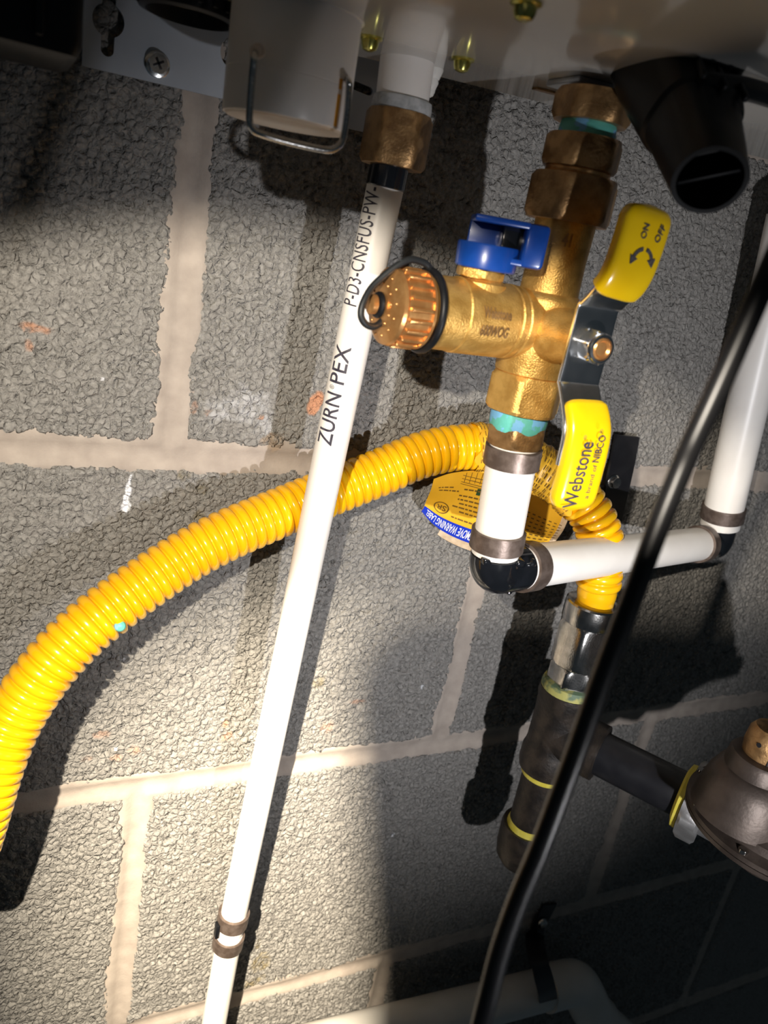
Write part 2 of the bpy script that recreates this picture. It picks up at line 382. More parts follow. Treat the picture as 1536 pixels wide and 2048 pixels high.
wall['kind'] = 'structure'; wall['label'] = 'grey concrete block wall with tan mortar joints'; wall['category'] = 'wall'
def block(x0, x1, z0, z1, seed):
    g = 0.0052
    a, b, c, d = x0 + g, x1 - g, z0 + g, z1 - g
    vis = b > VX0 and a < VX1 and d > VZ0 and c < VZ1
    fine = 0.00085 if vis else 0.006
    xs = axisgrid(a, b, VX0, VX1, fine, 0.006); zs = axisgrid(c, d, VZ0, VZ1, fine, 0.006)
    def h(x, z):
        e = np.minimum(np.minimum(x - a, b - x), np.minimum(z - c, d - z))
        e = e + 0.0042 * (fbm(x, z, 0.0042, seed + 40) - 0.5) + 0.0050 * (fbm(x, z, 0.022, seed + 41) - 0.5)
        wx = x + 0.0022 * (vnoise(x, z, 0.0022, seed + 50) - .5); wz = z + 0.0022 * (vnoise(x, z, 0.0022, seed + 51) - .5)
        f1, f2, cid = voro(wx, wz, 0.0043, seed); g1, g2, gid = voro(wx, wz, 0.0021, seed + 20)
        peb = 0.0007 * (1 - np.clip(f1 * 1.1, 0, 1) ** 3) + 0.0011 * (cid - 0.5) + 0.0005 * (gid - 0.5)
        crev = -0.0016 * np.clip(1 - (f2 - f1) / 0.20, 0, 1) * np.clip((vnoise(x, z, 0.006, seed + 9) - 0.40) * 5, 0, 1)
        pit = -0.0020 * np.clip((vnoise(x, z, 0.0030, seed + 60) - 0.80) * 8, 0, 1)
        hh = peb + crev + pit - 0.0004 + 0.0014 * (fbm(x, z, 0.05, seed + 31) - 0.5)
        return hh - 0.0050 * np.clip(1 - e / 0.0042, 0, 1.2) ** 1.5
    return gridmesh('block', xs, zs, h, M['block'], wall, 0.07)
k = 0
for r in range(-4, 2):
    off = 0.0 if r % 2 == 0 else W / 2
    for cidx in range(-2, 3):
        x0 = cidx * W + off
        if x0 < -1.5 * W - 1e-6 or x0 + W > 2.5 * W + 1e-6: continue
        block(x0, x0 + W, r * H + (JZ if r >= 1 else 0), (r + 1) * H + (JZ if r >= 0 else 0), 100 + 17 * k); k += 1

# ------------------------------------------------------------------ the water heater casing
UP = np.array([0, 0, 1.0]); XX = np.array([1.0, 0, 0]); OUT = np.array([0, -1.0, 0])
hz = 0.190; tilt = math.radians(2.2)
HX = np.array([math.cos(tilt), 0, math.sin(tilt)]); HZ = np.array([-math.sin(tilt), 0, math.cos(tilt)])
H0 = P(930, 170, -0.030)
def hp(u, v):
    """the point of the casing's underside seen at a pixel"""
    d = ray(u, v); t = ((H0 - CAM) @ HZ) / (d @ HZ); return CAM + d * t
heater = thing('water_heater', H0, 'grey enamelled water heater casing overhead, its glossy underside dotted with small screws', 'water heater')
cc = H0 + HX * 0.10 + OUT * 0.115 + HZ * 0.10
add('casing', box(cc, HX, OUT, HZ, 0.28, 0.115, 0.10, 0.004), M['heater'], heater)
def heater_screw(u, v):
    p = hp(u, v)
    g = lathe(p + HZ * 0.0005, -HZ, [(0, .0045), (.0012, .0045), (.0016, .0034), (.0032, .0032), (.0046, .0026), (.0052, .0012), (.0053, 0)], 24)
    s = add('screw', g, M['zincgreen'], heater)
for u, v in ((741, 74), (926, 117), (1053, 4), (1279, 140)): heater_screw(u, v)
# gasket plate round the water inlet and the slot beside it
gp = hp(1190, 172)
add('gasket_plate', box(gp - HZ * 0.0012, HX, OUT, HZ, 0.016, 0.011, 0.0012, 0.0008), M['galv'], heater)
add('slot', box(hp(1092, 180) - HZ * 0.0004, HX, OUT, HZ, 0.006, 0.002, 0.0005, 0.0003), M['brass_dull'], heater)
# the hot outlet stub in white plastic with its sealant
bx = Axis(P(838, -60, -0.05), P(800, 235, -0.05))
stub = add('outlet_stub', bx.lat([(-80, .0122), (88, .0122), (92, .0112), (205, .0110), (207, .009)], 48), M['whitep'], heater)
lump = []
for i, (u, v, r) in enumerate(((884, 92, .0035), (880, 115, .0042), (876, 140, .0040), (870, 165, .0032), (868, 182, .0022))):
    c = P(u - 8, v, -0.048); lump.append(lathe(c + UP * r * 1.2, -UP, [(0, r * .2), (r * .4, r * .8), (r * 1.2, r), (r * 2.0, r * .75), (r * 2.4, r * .1)], 14))
add('sealant_lump', merge(*lump), M['paste'], stub)

# ------------------------------------------------------------------ the steel wall bracket with its keyhole
br = thing('mounting_bracket', P(300, 150, -0.004), 'blue-grey steel mounting bracket with keyhole slot screwed to block wall', 'bracket')
pl = np.array([P(163, 132, -.004), P(740, 268, -.004)])
tx = nrm(pl[1] - pl[0]); tz = nrm(np.cross(tx, np.array([0, 1.0, 0])))
def bpnt(u, v):
    p = P(u, v, -0.004) - pl[0]; return np.array([p @ tx, p @ tz])
def ellipse_pts(c, r, a0, a1, n): return [(c[0] + r * math.cos(a), c[1] + r * math.sin(a)) for a in np.linspace(a0, a1, n)]
def keyhole(u, v):
    c = bpnt(u, v); R = 0.0060; s = 0.0025; a = math.asin(s / R)
    pts = ellipse_pts(c, R, -math.pi / 2 + a, math.pi / 2 - a, 12)
    pts += [(c[0] + s, c[1] + R + .0055)] + ellipse_pts((c[0], c[1] + R + .0055), s, 0.3, math.pi - .3, 6)
    pts += [(c[0] - s, c[1] + R + .0055)] + ellipse_pts(c, R, math.pi / 2 + a, 1.5 * math.pi - a, 12)
    lo = (c[0], c[1] - R - .0042); pts += ellipse_pts(lo, s, math.pi + .2, 2 * math.pi - .2, 8)
    return pts
holes = [keyhole(216, 42), ellipse_pts(bpnt(468, 108), 0.0062, 0, 2 * math.pi, 25)[:-1],
         [q for q in ellipse_pts(bpnt(735, 183), 0.0018, -math.pi / 2, math.pi / 2, 8)] + [q for q in ellipse_pts(bpnt(708, 172), 0.0018, math.pi / 2, 1.5 * math.pi, 8)]]
Wb = float((pl[1] - pl[0]) @ tx) + 0.008
outer = [(0, 0), (Wb, 0), (Wb, .055), (0, .055)]
bm = bmesh.new(); es = []
for lp in [outer] + holes:
    vs = [bm.verts.new((p[0], p[1], 0)) for p in lp]
    es += [bm.edges.new((vs[i], vs[(i + 1) % len(vs)])) for i in range(len(vs))]
bmesh.ops.triangle_fill(bm, edges=es, use_beauty=True, use_dissolve=False)
ret = bmesh.ops.extrude_face_region(bm, geom=bm.faces[:]); nv = [g for g in ret['geom'] if isinstance(g, bmesh.types.BMVert)]
for v_ in nv: v_.co.z += 0.0018
bm.verts.index_update()
V = [pl[0] + tx * v_.co.x + tz * v_.co.y + OUT * v_.co.z for v_ in bm.verts]; Fc = [tuple(v_.index for v_ in f.verts) for f in bm.faces]; bm.free()
add('plate', (V, Fc), M['galv'], br, smooth=False)
sp = P(314, 129, -0.0058)
scr = add('screw', merge(lathe(sp, OUT, [(0, .0051), (.0007, .0051), (.0010, .0046)], 32), hexnut(sp + OUT * .0008, sp + OUT * .0042, .0072, 0.4, .0006), ), M['chrome'], br)
cr = []
for a in (0.5, 0.5 + math.pi / 2):
    d1 = np.array([math.cos(a), 0, math.sin(a)]); cr.append(box(sp + OUT * .0043, d1, np.cross(d1, OUT), OUT, .0023, .0005, .00025, .0001))
add('cross_recess', merge(*cr), M['blackstrap'], scr)

# ------------------------------------------------------------------ black parts hanging at the top left
ca = nrm(P(70, 20, -0.10) - P(70, 20, -0.10) + np.array([0, 0, 1.0]))
cv = thing('black_cover', P(70, 80, -0.09), 'black plastic cover hanging in the top left corner beside the bracket', 'cover')
cpt = P(158, 133, -0.085)
add('cover_body', box(cpt + np.array([-.045, 0.012, .040]), XX, OUT, UP, .045, .024, .040, .004), M['blackp'], cv)
add('cover_rib', merge(*[box(cpt + np.array([-.012 - .016 * i, -.0130, .040]), XX, OUT, UP, .0012, .0016, .036, .0006) for i in range(5)]), M['blackp'], cv)
kx = Axis(P(392, -140, -0.055), P(378, 30, -0.055))
kc = thing('black_drain_cap', kx.at(30), 'ridged black plastic cap hanging in front of the bracket at top', 'cap')
add('cap_body', kx.lat([(-150, .0180), (24, .0180), (32, .0172), (36, .0150), (20, .0140), (-40, .0120)], 48), M['blackp'], kc)
ribs = []
pk = kx.at(10); u0, v0 = frame(kx.d)
for i in range(22):
    a = 2 * math.pi * i / 22; n_ = u0 * math.cos(a) + v0 * math.sin(a)
    ribs.append(box(pk - kx.d * .012 + n_ * .0181, kx.d, np.cross(n_, kx.d), n_, .014, .0008, .0007, .0003))
add('grip_rib', merge(*ribs), M['blackp'], kc)

# ------------------------------------------------------------------ white condensate trap cap with wire bail
tx_ = Axis(P(608, -80, -0.080), P(568, 262, -0.080))
tc_ = thing('condensate_trap', tx_.at(245), 'white plastic condensate trap cup held by a bent wire bail', 'trap')
R_ = 0.0222
add('cup', tx_.lat([(-120, R_ * 1.035), (22, R_ * 1.035), (26, R_), (160, R_), (161.5, R_ * .992), (163, R_), (243, R_), (246, R_ * .985), (246.5, R_ * .9)], 72), M['whitep'], tc_)
add('cup_base', tx_.lat([(245.5, R_ * .97), (250, R_ * .93), (251, R_ * .6), (247, R_ * .55)], 64), M['whiteb'], tc_)
def on_front(u, v, y0, dr=0.0): return P(u, v, y0 - dr)
ybail = -0.1035
wp = [P(512, 104, ybail + .006), P(509, 112, ybail - .0005), P(505, 150, ybail), P(500, 215, ybail), P(499, 240, ybail), P(504, 256, ybail), P(520, 267, ybail),
      P(580, 285, ybail), P(645, 299, ybail), P(668, 298, ybail), P(682, 287, ybail), P(688, 268, ybail), P(694, 225, ybail), P(698, 175, ybail), P(697, 163, ybail + .0005), P(694, 160, ybail + .008)]
add('wire_bail', tube(catmull(wp, 8), 0.00115, 16), M['steel'], tc_)
# its two sockets and the orange level stripe printed on the cup
add('bail_socket', lathe(P(512, 104, -0.0985), OUT, [(0, .0022), (.0032, .0022), (.0036, .0016), (.0030, .0012)], 20), M['whiteb'], tc_)
def cup_patch(rows, th0, th1):
    uu, vv = frame(tx_.d); toc = nrm(np.array([CAM[0], CAM[1], 0]) - np.array([tx_.at(150)[0], tx_.at(150)[1], 0])); toc = nrm(toc - tx_.d * (toc @ tx_.d)); rt = np.cross(tx_.d, toc)
    if (RC @ rt)[0] < 0: rt = -rt
    rings = []
    for v_ in rows:
        c = tx_.at(v_); rings.append(np.array([c + (R_ + .0001) * (toc * math.cos(t) + rt * math.sin(t)) for t in np.linspace(th0, th1, 5)] + [c + (R_ - .0002) * (toc * math.cos(t) + rt * math.sin(t)) for t in np.linspace(th1, th0, 5)]))
    return loft(rings)
add('level_stripe', cup_patch([180, 200, 220, 242], math.radians(47), math.radians(51.5)), M['orange'], tc_)
add('level_stripe', cup_patch([150, 160, 170], math.radians(47), math.radians(51.5)), M['orange'], tc_)

# ------------------------------------------------------------------ the long PEX line on the left
pa = Axis(P(771, 372, -0.050), P(463, 1850, -0.034))
px = thing('pex_water_line', pa.at(372), 'long white plastic pipe slanting down the wall from brass nut to bottom edge', 'pipe')
RP = 0.00795
def pxs(v): return float((pa.at(v) - pa.a) @ pa.d)
add('pipe', pa.lat([(360, RP), (1862, RP)], 40), M['pex'], px)
add('black_sleeve', pa.lat([(322, .0083), (374, .0084), (376, .0079)], 40), M['blackg'], px)
na = Axis(P(806, 200, -0.050), P(781, 345, -0.050))
nut = add('brass_nut', hexnut(na.at(226), na.at(334), .0252, rot=0.34, ch=.0018), M['brass_dull'], px)
add('thread_tape', na.lat([(196, .0108), (200, .0122), (215, .0126), (228, .0124), (232, .010)], 40), M['sealant'], nut)
lowa = Axis(P(463, 1850, -0.034), P(420, 2090, -0.032))
add('lower_pipe', lowa.lat([(1866, RP), (2120, RP)], 40), M['pex'], px)
add('coupling', pa.lat([(1840, .0080), (1862, .0080), (1863, .0074), (1866, .0074), (1868, .0081), (1895, .0081)], 40), M['pex'], px)
add('crimp_ring', pa.lat([(1823, .0082), (1823.5, .0096), (1846, .0096), (1846.5, .0082)], 40), M['crimp'], px)
add('crimp_ring', pa.lat([(1869, .0082), (1869.5, .0096), (1890, .0096), (1890.5, .0082)], 40), M['crimp'], px)
tb = P(434, 1860, -0.036)
add('coupling_tab', box(tb, XX, OUT, UP, .0012, .0022, .0052, .0005), M['blackp'], px)
def pipe_text(body, v0, v1, th0, h, offset=0.0, cuts=9, m='ink', sp=1.0):
    a0 = pa.at(v0); L = np.linalg.norm(pa.at(v1) - a0); ad = -pa.d
    V, F = textgeo(body, L, h, cuts, offset, sp)
    mid = pa.at((v0 + v1) / 2); n0 = CAM - mid; n0 = nrm(n0 - ad * (n0 @ ad)); lf = np.cross(n0, ad)
    if (RC @ lf)[0] > 0: lf = -lf
    th = th0 + V[:, 1] / RP; s = V[:, 0]; r = RP + 0.00012
    W_ = a0 + ad * s[:, None] + r * (np.cos(th)[:, None] * n0 + np.sin(th)[:, None] * lf)
    return add('printed_lettering', (W_, F), M[m], px, smooth=False)
pipe_text('ZURN', 884, 783, 0.02, 0.0080, 0.008)
pipe_text('\u00ae', 777, 769, 0.55, 0.0026, 0.0)
pipe_text('PEX', 764, 690, 0.02, 0.0080, 0.008)
pipe_text('P-D3-CNSFUS-PW-', 612, 380, 0.22, 0.0078, 0.004, sp=1.05)

# ------------------------------------------------------------------ the brass service valve
YV = -0.105
va = Axis(P(1185, 220, YV), P(1050, 785, YV))
vt = thing('service_valve', va.at(785), 'brass service valve with yellow double lever and blue drain handle', 'valve')
add('tail_nut', hexnut(va.at(186), va.at(248), .0272, rot=0.55, ch=.0022), M['brass_dull'], vt)
add('thread_dope', va.lat([(238, .0098), (252, .0108), (268, .0112), (286, .0112), (292, .010)], 40), M['teal'], vt)
add('union_tail', hexnut(va.at(276), va.at(340), .0275, rot=0.35, ch=.0016), M['brass_dull'], vt)
add('union_neck', va.lat([(334, .0122), (340, .0128), (350, .0128), (360, .0120)], 48), M['bronze'], vt)
add('union_nut', hexnut(va.at(354), va.at(445), .0318, rot=0.30, ch=.0020), M['brass_dull'], vt)
body = add('valve_body', va.lat([(432, .0118), (440, .0122), (450, .0122), (520, .0118), (585, .0121), (592, .0142), (604, .0152), (616, .0147), (640, .0158), (668, .0168), (700, .0160), (722, .0154), (745, .0150), (750, .0138), (770, .0138)], 64), M['brass'], vt)
add('lower_hex', hexnut(va.at(748), va.at(822), .0288, rot=0.30, ch=.0016), M['brass'], vt)
add('thread_dope', va.lat([(812, .0110), (818, .0124), (835, .0126), (852, .0124), (860, .0116)], 48), M['teal'], vt)
# raised casting marks on the body
def surf_text(body_, o, xd, yd, nd, L, h, t, m, par, name='cast_lettering', offset=0.0, curve_r=None, cuts=3):
    V, F = textgeo(body_, L, h, cuts if curve_r else 2, offset)
    x, y = V[:, 0], V[:, 1]
    if curve_r:
        a = y / curve_r; W_ = o + x[:, None] * xd + (curve_r * np.sin(a))[:, None] * yd + (curve_r * (np.cos(a) - 1))[:, None] * nd
        base = W_ + nd * t
    else: base = o + x[:, None] * xd + y[:, None] * yd + nd * t
    return add(name, (base, F), M[m], par, smooth=False)
bc = va.at(492); bn = CAM - bc; bn = nrm(bn - va.d * (bn @ va.d)); bx_ = np.cross(bn, va.d)
if (RC @ bx_)[0] < 0: bx_ = -bx_
V, F = textgeo('41', .0036, .0048, 3, .03); ang = V[:, 0] / .0119 + .02
add('cast_lettering', (bc - va.d * V[:, 1][:, None] + .0124 * (np.cos(ang)[:, None] * bn + np.sin(ang)[:, None] * bx_), F), M['brass_dull'], body, smooth=False)
# drain branch
DC = va.at(652); dd = nrm(P(790, 614, -0.1075) - DC)
def dpt(s): return DC + dd * s
slen = float((P(790, 614, -0.1075) - DC) @ dd)
drain = add('drain_body', lathe(DC, dd, [(0, .0135), (.012, .0140), (.0155, .0144), (.0160, .0139), (.0168, .0139), (.0173, .0146), (.0195, .0147), (.0200, .0142), (.0208, .0142), (.0214, .0147), (.0440, .0146), (.0445, .0141), (.0575, .0138), (.0580, .0120)], 56), M['brass'], vt)
upd = nrm(UP - dd * (UP @ dd)); fo = np.cross(upd, dd)
if fo[1] > 0: fo = -fo
tocam = nrm(CAM - dpt(.03)); tocam = nrm(tocam - dd * (tocam @ dd)); tup = np.cross(dd, tocam)
if tup[2] < 0: tup = -tup
for k_, (wd, yy) in enumerate((('Webstone', .0005), ('600WOG', -.0062))):
    V, F = textgeo(wd, .0130, .0040, 8, .03)
    a = (V[:, 1] + yy) / .0147
    base = dpt(.0395) - dd * V[:, 0][:, None] + .0151 * (np.cos(a)[:, None] * tocam + np.sin(a)[:, None] * tup)
    add('cast_lettering', (base, F), M['brass_dull'], drain, smooth=False)
# knurled hose cap
c0 = .0590; CR = 0.0147
capo = add('hose_cap', lathe(dpt(c0), dd, [(0, CR * .95), (.0006, CR), (.0018, CR), (.0020, CR * .93), (.0118, CR * .93), (.0128, CR * .98), (.0142, CR * .96), (.0160, CR * .76), (.0170, CR * .45), (.0171, CR * .25)], 64), M['bronze'], vt)
rb = []
for i in range(21):
    a = 2 * math.pi * i / 21; n_ = tocam * math.cos(a) + tup * math.sin(a)
    rb.append(box(dpt(c0 + .0066) + n_ * (CR * .955), dd, np.cross(n_, dd), n_, .0046, .00075, .0010, .0004))
add('cap_rib', merge(*rb), M['bronze'], capo)
dots = []
for i in range(13):
    a = 2 * math.pi * i / 13
    for rr, ss in ((.0110, .0160), (.0080, .0168)):
        n_ = tocam * math.cos(a + rr * 9) + tup * math.sin(a + rr * 9)
        dots.append(lathe(dpt(c0 + ss - .0004) + n_ * rr, dd, [(0, .0006), (.0005, .0005), (.0008, .0002)], 8))
add('cap_dimple', merge(*dots), M['bronze'], capo)
add('cap_pin', lathe(dpt(c0 + .0160), dd, [(0, .0022), (.0030, .0022), (.0032, .0036), (.0052, .0036), (.0058, .0028), (.0060, .0005)], 28), M['bronze'], capo)
# rubber retaining ring and strap
strap = add('retaining_ring', tube(np.array([dpt(.0572) + .0148 * (tocam * math.cos(a) + tup * math.sin(a)) for a in np.linspace(0, 2 * math.pi, 64, endpoint=False)]), .0015, 14, False, True), M['blackp'], vt)
ys = YV
tip = dpt(c0 + .0178)
sp_ = [dpt(.0572) + .0150 * tup + tocam * .002, dpt(.0620) + .0172 * tup + tocam * .003, dpt(.0700) + .0165 * tup + tocam * .004, P(752, 566, -.110), P(728, 602, -.112), P(722, 630, -.113), P(731, 648, -.113), P(748, 653, -.112), P(764, 642, -.110), P(772, 622, -.108), tip + tup * .001]
add('cap_strap', tube(catmull(sp_, 10), .0013, 12), M['strapw'], strap)
add('strap_eye', tube(np.array([dpt(c0 + .0176) + .0036 * (tocam * math.cos(a) + tup * math.sin(a)) for a in np.linspace(0, 2 * math.pi, 32, endpoint=False)]), .0013, 10, False, True), M['blackp'], strap)
# blue drain handle on its brass stem
hs = dpt(.0335)
add('drain_stem', merge(lathe(hs, upd, [(0, .0105), (.0135, .0098), (.0150, .0080), (.0175, .0074), (.0230, .0074)], 32), hexnut(hs + upd * .0150 + dd * .0016, hs + upd * .0185 + dd * .0016, .0172, .2, .0005)), M['brass'], vt)
hb = hs + upd * .0185
hf = CAM - hb; hf = nrm(hf - upd * (hf @ upd)); hl = np.cross(upd, hf)
if (RC @ hl)[0] > 0: hl = -hl
hf, hl = nrm(hf * math.cos(.12) - hl * math.sin(.12)), nrm(hl * math.cos(.12) + hf * math.sin(.12))
q0 = hb - hl * .0068 + upd * .0112
bh = add('drain_handle', merge(lathe(hb, upd, [(0, .0113), (.0005, .0118), (.0085, .0122), (.0092, .0118)], 40),
     box(q0 - hl * .0092, hl, hf, upd, .0045, .0092, .0080, .0016),
     box(q0 + hl * .0045 + upd * .0068, hl, hf, upd, .0105, .0092, .0012, .0006),
     box(q0 + hl * .0045 - hf * .0080, hl, hf, upd, .0105, .0012, .0076, .0006),
     box(q0 + hl * .0045 - upd * .0066, hl, hf, upd, .0105, .0088, .0012, .0006)), M['blue'], vt)
add('handle_rib', box(q0 - hl * .0012 - hf * .0020, hl, hf, upd, .0042, .0062, .0064, .0005), M['blackg'], bh)
# boss and stem on the front, double lever
SC = va.at(660)
yst = None
for yy in np.linspace(-.11, -.17, 241):
    if proj([SC[0], yy, SC[2]])[0] > 1176: yst = yy; break
add('stem_boss', lathe(SC, OUT, [(0, .0125), (.0140, .0120), (.0165, .0105), (abs(yst - SC[1]) - .003, .0075), (abs(yst - SC[1]) - .001, .0075)], 36), M['brass'], vt)
LP = np.array([SC[0], yst, SC[2]])
lever = add('lever', (np.zeros((0, 3)), []), M['chrome'], vt) if False else None
def ribbon(prof, hw, ht, p=5.0, n=40):
    """prof: list of (out, up); widths along X; hw/ht half width and half thickness per point"""
    pts = np.array([LP + OUT * a + UP * b + XX * c for a, b, c in prof]); T = np.gradient(pts, axis=0); T /= np.linalg.norm(T, axis=1)[:, None]
    rings = []
    for i in range(len(pts)):
        n_ = nrm(np.cross(T[i], XX)); u_ = nrm(XX - T[i] * (XX @ T[i]))
        rings.append(sup(pts[i], u_, n_, hw[i], ht[i], p, n))
    return loft(rings)
def lerp(pts, n=60):
    pts = np.array(pts, float); t = np.linspace(0, len(pts) - 1, n); return np.stack([np.interp(t, range(len(pts)), pts[:, k_]) for k_ in range(pts.shape[1])], 1)
def smooth_prof(pts, per=10): return catmull([np.array(q, float) for q in pts], per)
prof = smooth_prof([(.0112, .040, .0004), (.0108, .030, -.0002), (.0080, .0215, -.0008), (.0020, .0155, 0), (0, .0140, 0), (0, .006, 0), (0, -.006, 0), (0, -.0145, 0), (.0010, -.0162, 0), (.0065, -.0240, 0), (.0105, -.032, 0), (.0115, -.045, 0)], 8)
lever = add('lever', ribbon(prof, np.full(len(prof), .0098), np.full(len(prof), .0011), 8.0), M['chrome'], vt)
def grip(pts, hw, ht):
    pr = smooth_prof(pts, 10); n = len(pr); s = np.linspace(0, 1, n)
    e = np.sqrt(np.clip(1 - np.clip((s - .86) / .14, 0, 1) ** 2.2, 0, 1)); b0 = np.clip(.86 + s / .05 * .14, 0, 1)
    hwv = hw * np.maximum(.22 * (s > .9) * 0 + e ** .45, .25) * b0; htv = ht * np.maximum(e, .30) * b0
    return ribbon([tuple(q) for q in pr], hwv, htv, 3.6, 48), pr
g1, pr1 = grip([(.0070, .0205, -.0010), (.0096, .0240, -.0006), (.0112, .0290, -.0002), (.0115, .036, .0004), (.0115, .043, .0008), (.0112, .0515, .0010)], .0106, .0040)
gu = add('lever_grip', g1, M['grip'], lever)
g2, pr2 = grip([(.0055, -.0215, .0006), (.0092, -.0262, .0008), (.0118, -.032, .001), (.0130, -.042, .001), (.0132, -.052, .001), (.0130, -.0625, .001)], .0100, .0040)
gl = add('lever_grip', g2, M['grip'], lever)
def grip_text(body_, x0, z0, L, h, out, par, off=0.0, m='ink'):
    """letters run up the grip with their tops to the left"""
    V, F = textgeo(body_, L, h, 2, off)
    base = LP + OUT * out + UP * (z0 + V[:, 0])[:, None] + XX * (x0 - V[:, 1])[:, None]
    return add('printed_lettering', (base, F), M[m], par, smooth=False)
go = .01735
grip_text('Webstone', .0002, -.0605, .0270, .0068, go, gl, .012)
grip_text('\u00ae', -.0040, -.0328, .0018, .0014, go, gl, .0)
grip_text('a brand of', .0050, -.0565, .0140, .0021, go, gl, .0)
grip_text('NIBCO', .0052, -.0415, .0110, .0034, go, gl, .012)
grip_text('\u00ae', .0030, -.0300, .0018, .0014, go, gl, .0)
def flat_text(body_, x0, z0, L, h, out, par, rot):
    V, F = textgeo(body_, L, h, 2, .02); c, s_ = math.cos(rot), math.sin(rot)
    x = V[:, 0] * c - V[:, 1] * s_; z = V[:, 0] * s_ + V[:, 1] * c
    add('printed_lettering', (LP + OUT * out + XX * (x0 + x)[:, None] + UP * (z0 + z)[:, None], F), M['inkgrey'], par, smooth=False)
flat_text('ON', -.0005, .0400, .0050, .0025, .0158, gu, math.radians(88))
flat_text('OFF', .0058, .0395, .0060, .0025, .0158, gu, math.radians(76))
def arrow(sg):
    c = np.array([.0006, .0325]); arc = []
    for a in np.linspace(math.radians(90 - sg * 10), math.radians(90 - sg * 72), 9): arc.append((a,))
    V = []; F = []
    for i, (a,) in enumerate(arc):
        for rr in (.0036, .0050): V.append(c + rr * np.array([math.cos(a), math.sin(a)]))
    F = [(2 * i, 2 * i + 1, 2 * i + 3, 2 * i + 2) for i in range(8)]
    a = arc[-1][0]; t = np.array([math.sin(a), -math.cos(a)]) * sg; r = np.array([math.cos(a), math.sin(a)]); m_ = c + .0043 * r
    n = len(V); V += [m_ + r * .0019, m_ - r * .0019, m_ + t * .0030]; F.append((n, n + 1, n + 2))
    V = np.array(V); return LP + OUT * .0158 + XX * V[:, 0][:, None] + UP * V[:, 1][:, None], F
add('printed_arrow', merge(arrow(1), arrow(-1)), M['inkgrey'], gu, smooth=False)
nutg = add('lever_nut', merge(hexnut(LP + OUT * .0010, LP + OUT * .0070, .0118, .3, .0007), lathe(LP + OUT * .0070, OUT, [(0, .0060), (.0005, .0060), (.0014, .0054), (.0016, .0044), (.0006, .0042)], 32)), M['chrome'], lever)
add('stem_end', lathe(LP, OUT, [(0, .0041), (.0082, .0041), (.0088, .0034), (.0080, .0026)], 24), M['bronze'], nutg)

# ------------------------------------------------------------------ the PEX branch from the valve to the right
RB = 0.0111
ra = Axis(P(1028, 895, YV), P(992, 1095, YV))
pb = thing('pex_branch_line', ra.at(1100), 'short white pipe under the valve turning right through black elbows', 'pipe')
add('hex_adapter', merge(hexnut(ra.at(846), ra.at(888), .0238, rot=0.15, ch=.0016)), M['brass_dull'], pb)
add('riser_pipe', ra.lat([(882, RB * .98), (884, RB), (1106, RB), (1108, RB * .8)], 48), M['pex'], pb)
add('crimp_ring', ra.lat([(892, RB), (892.5, .0126), (930, .0126), (930.5, RB)], 48), M['crimp'], pb)
add('crimp_ring', ra.lat([(1060, RB), (1060.5, .0126), (1095, .0126), (1095.5, RB)], 48), M['crimp'], pb)
E1 = ra.at(1142); E2 = P(1436, 1083, -0.028); hd = nrm(E2 - E1); HL = np.linalg.norm(E2 - E1)
rd = ra.d
bend = [ra.at(1109), ra.at(1120)] + [E1 - rd * .006 * (1 - math.sin(t)) + hd * .006 * (1 - math.cos(t)) for t in np.linspace(0, math.pi / 2, 8)] + [E1 + hd * .016, E1 + hd * .021]
add('elbow', tube(np.array(bend), .0113, 36), M['blackg'], pb)
nb = [box(ra.at(1110) + XX * a + OUT * b, XX, OUT, UP, .0022, .0022, .0016, .001) for a, b in ((.0085, -.0055 + .011), (-.0085, .006), (.0080, .0085))]
for a in range(3):
    t = a * 2.1 + 0.4; uu, vv = frame(hd); n_ = uu * math.cos(t) + vv * math.sin(t); nb.append(lathe(E1 + hd * .0165 + n_ * .0100, n_, [(0, .0022), (.0022, .0022), (.0030, .0014)], 14))
add('elbow_nub', merge(*nb), M['blackg'], pb)
add('cross_pipe', lathe(E1 + hd * .0180, hd, [(0, RB * .9), (.0005, RB), (HL - .034, RB), (HL - .0335, RB * .9)], 48), M['pex'], pb)
add('crimp_ring', lathe(E1 + hd * .0225, hd, [(0, RB), (.0002, .0126), (.0098, .0126), (.0100, RB)], 48), M['crimp'], pb)
add('crimp_ring', lathe(E1 + hd * (HL - .034), hd, [(0, RB), (.0002, .0126), (.0088, .0126), (.0090, RB)], 48), M['crimp'], pb)
R2 = 0.0128
ua = Axis(P(1440, 1050, -0.032), P(1548, 575, -0.034))
ud = nrm(P(1531, 560, -0.034) - P(1440, 1050, -0.032))
bend2 = [E1 + hd * (HL - .026), E1 + hd * (HL - .014)] + [ua.at(1068) + (E1 + hd * (HL - .010) - ua.at(1068)) * (1 - k_) ** 2 + np.array([0, 0, -.004]) * 4 * k_ * (1 - k_) for k_ in (.3, .6, .9)] + [ua.at(1045)]
add('elbow', tube(catmull(bend2, 6), .0112, 32), M['blackg'], pb)
add('upright_pipe', ua.lat([(1052, R2 * .95), (1051, R2), (430, R2)], 48), M['pex'], pb)
add('crimp_ring', ua.lat([(1037, R2), (1036.8, .0142), (1012, .0142), (1011.8, R2)], 48), M['crimp'], pb)

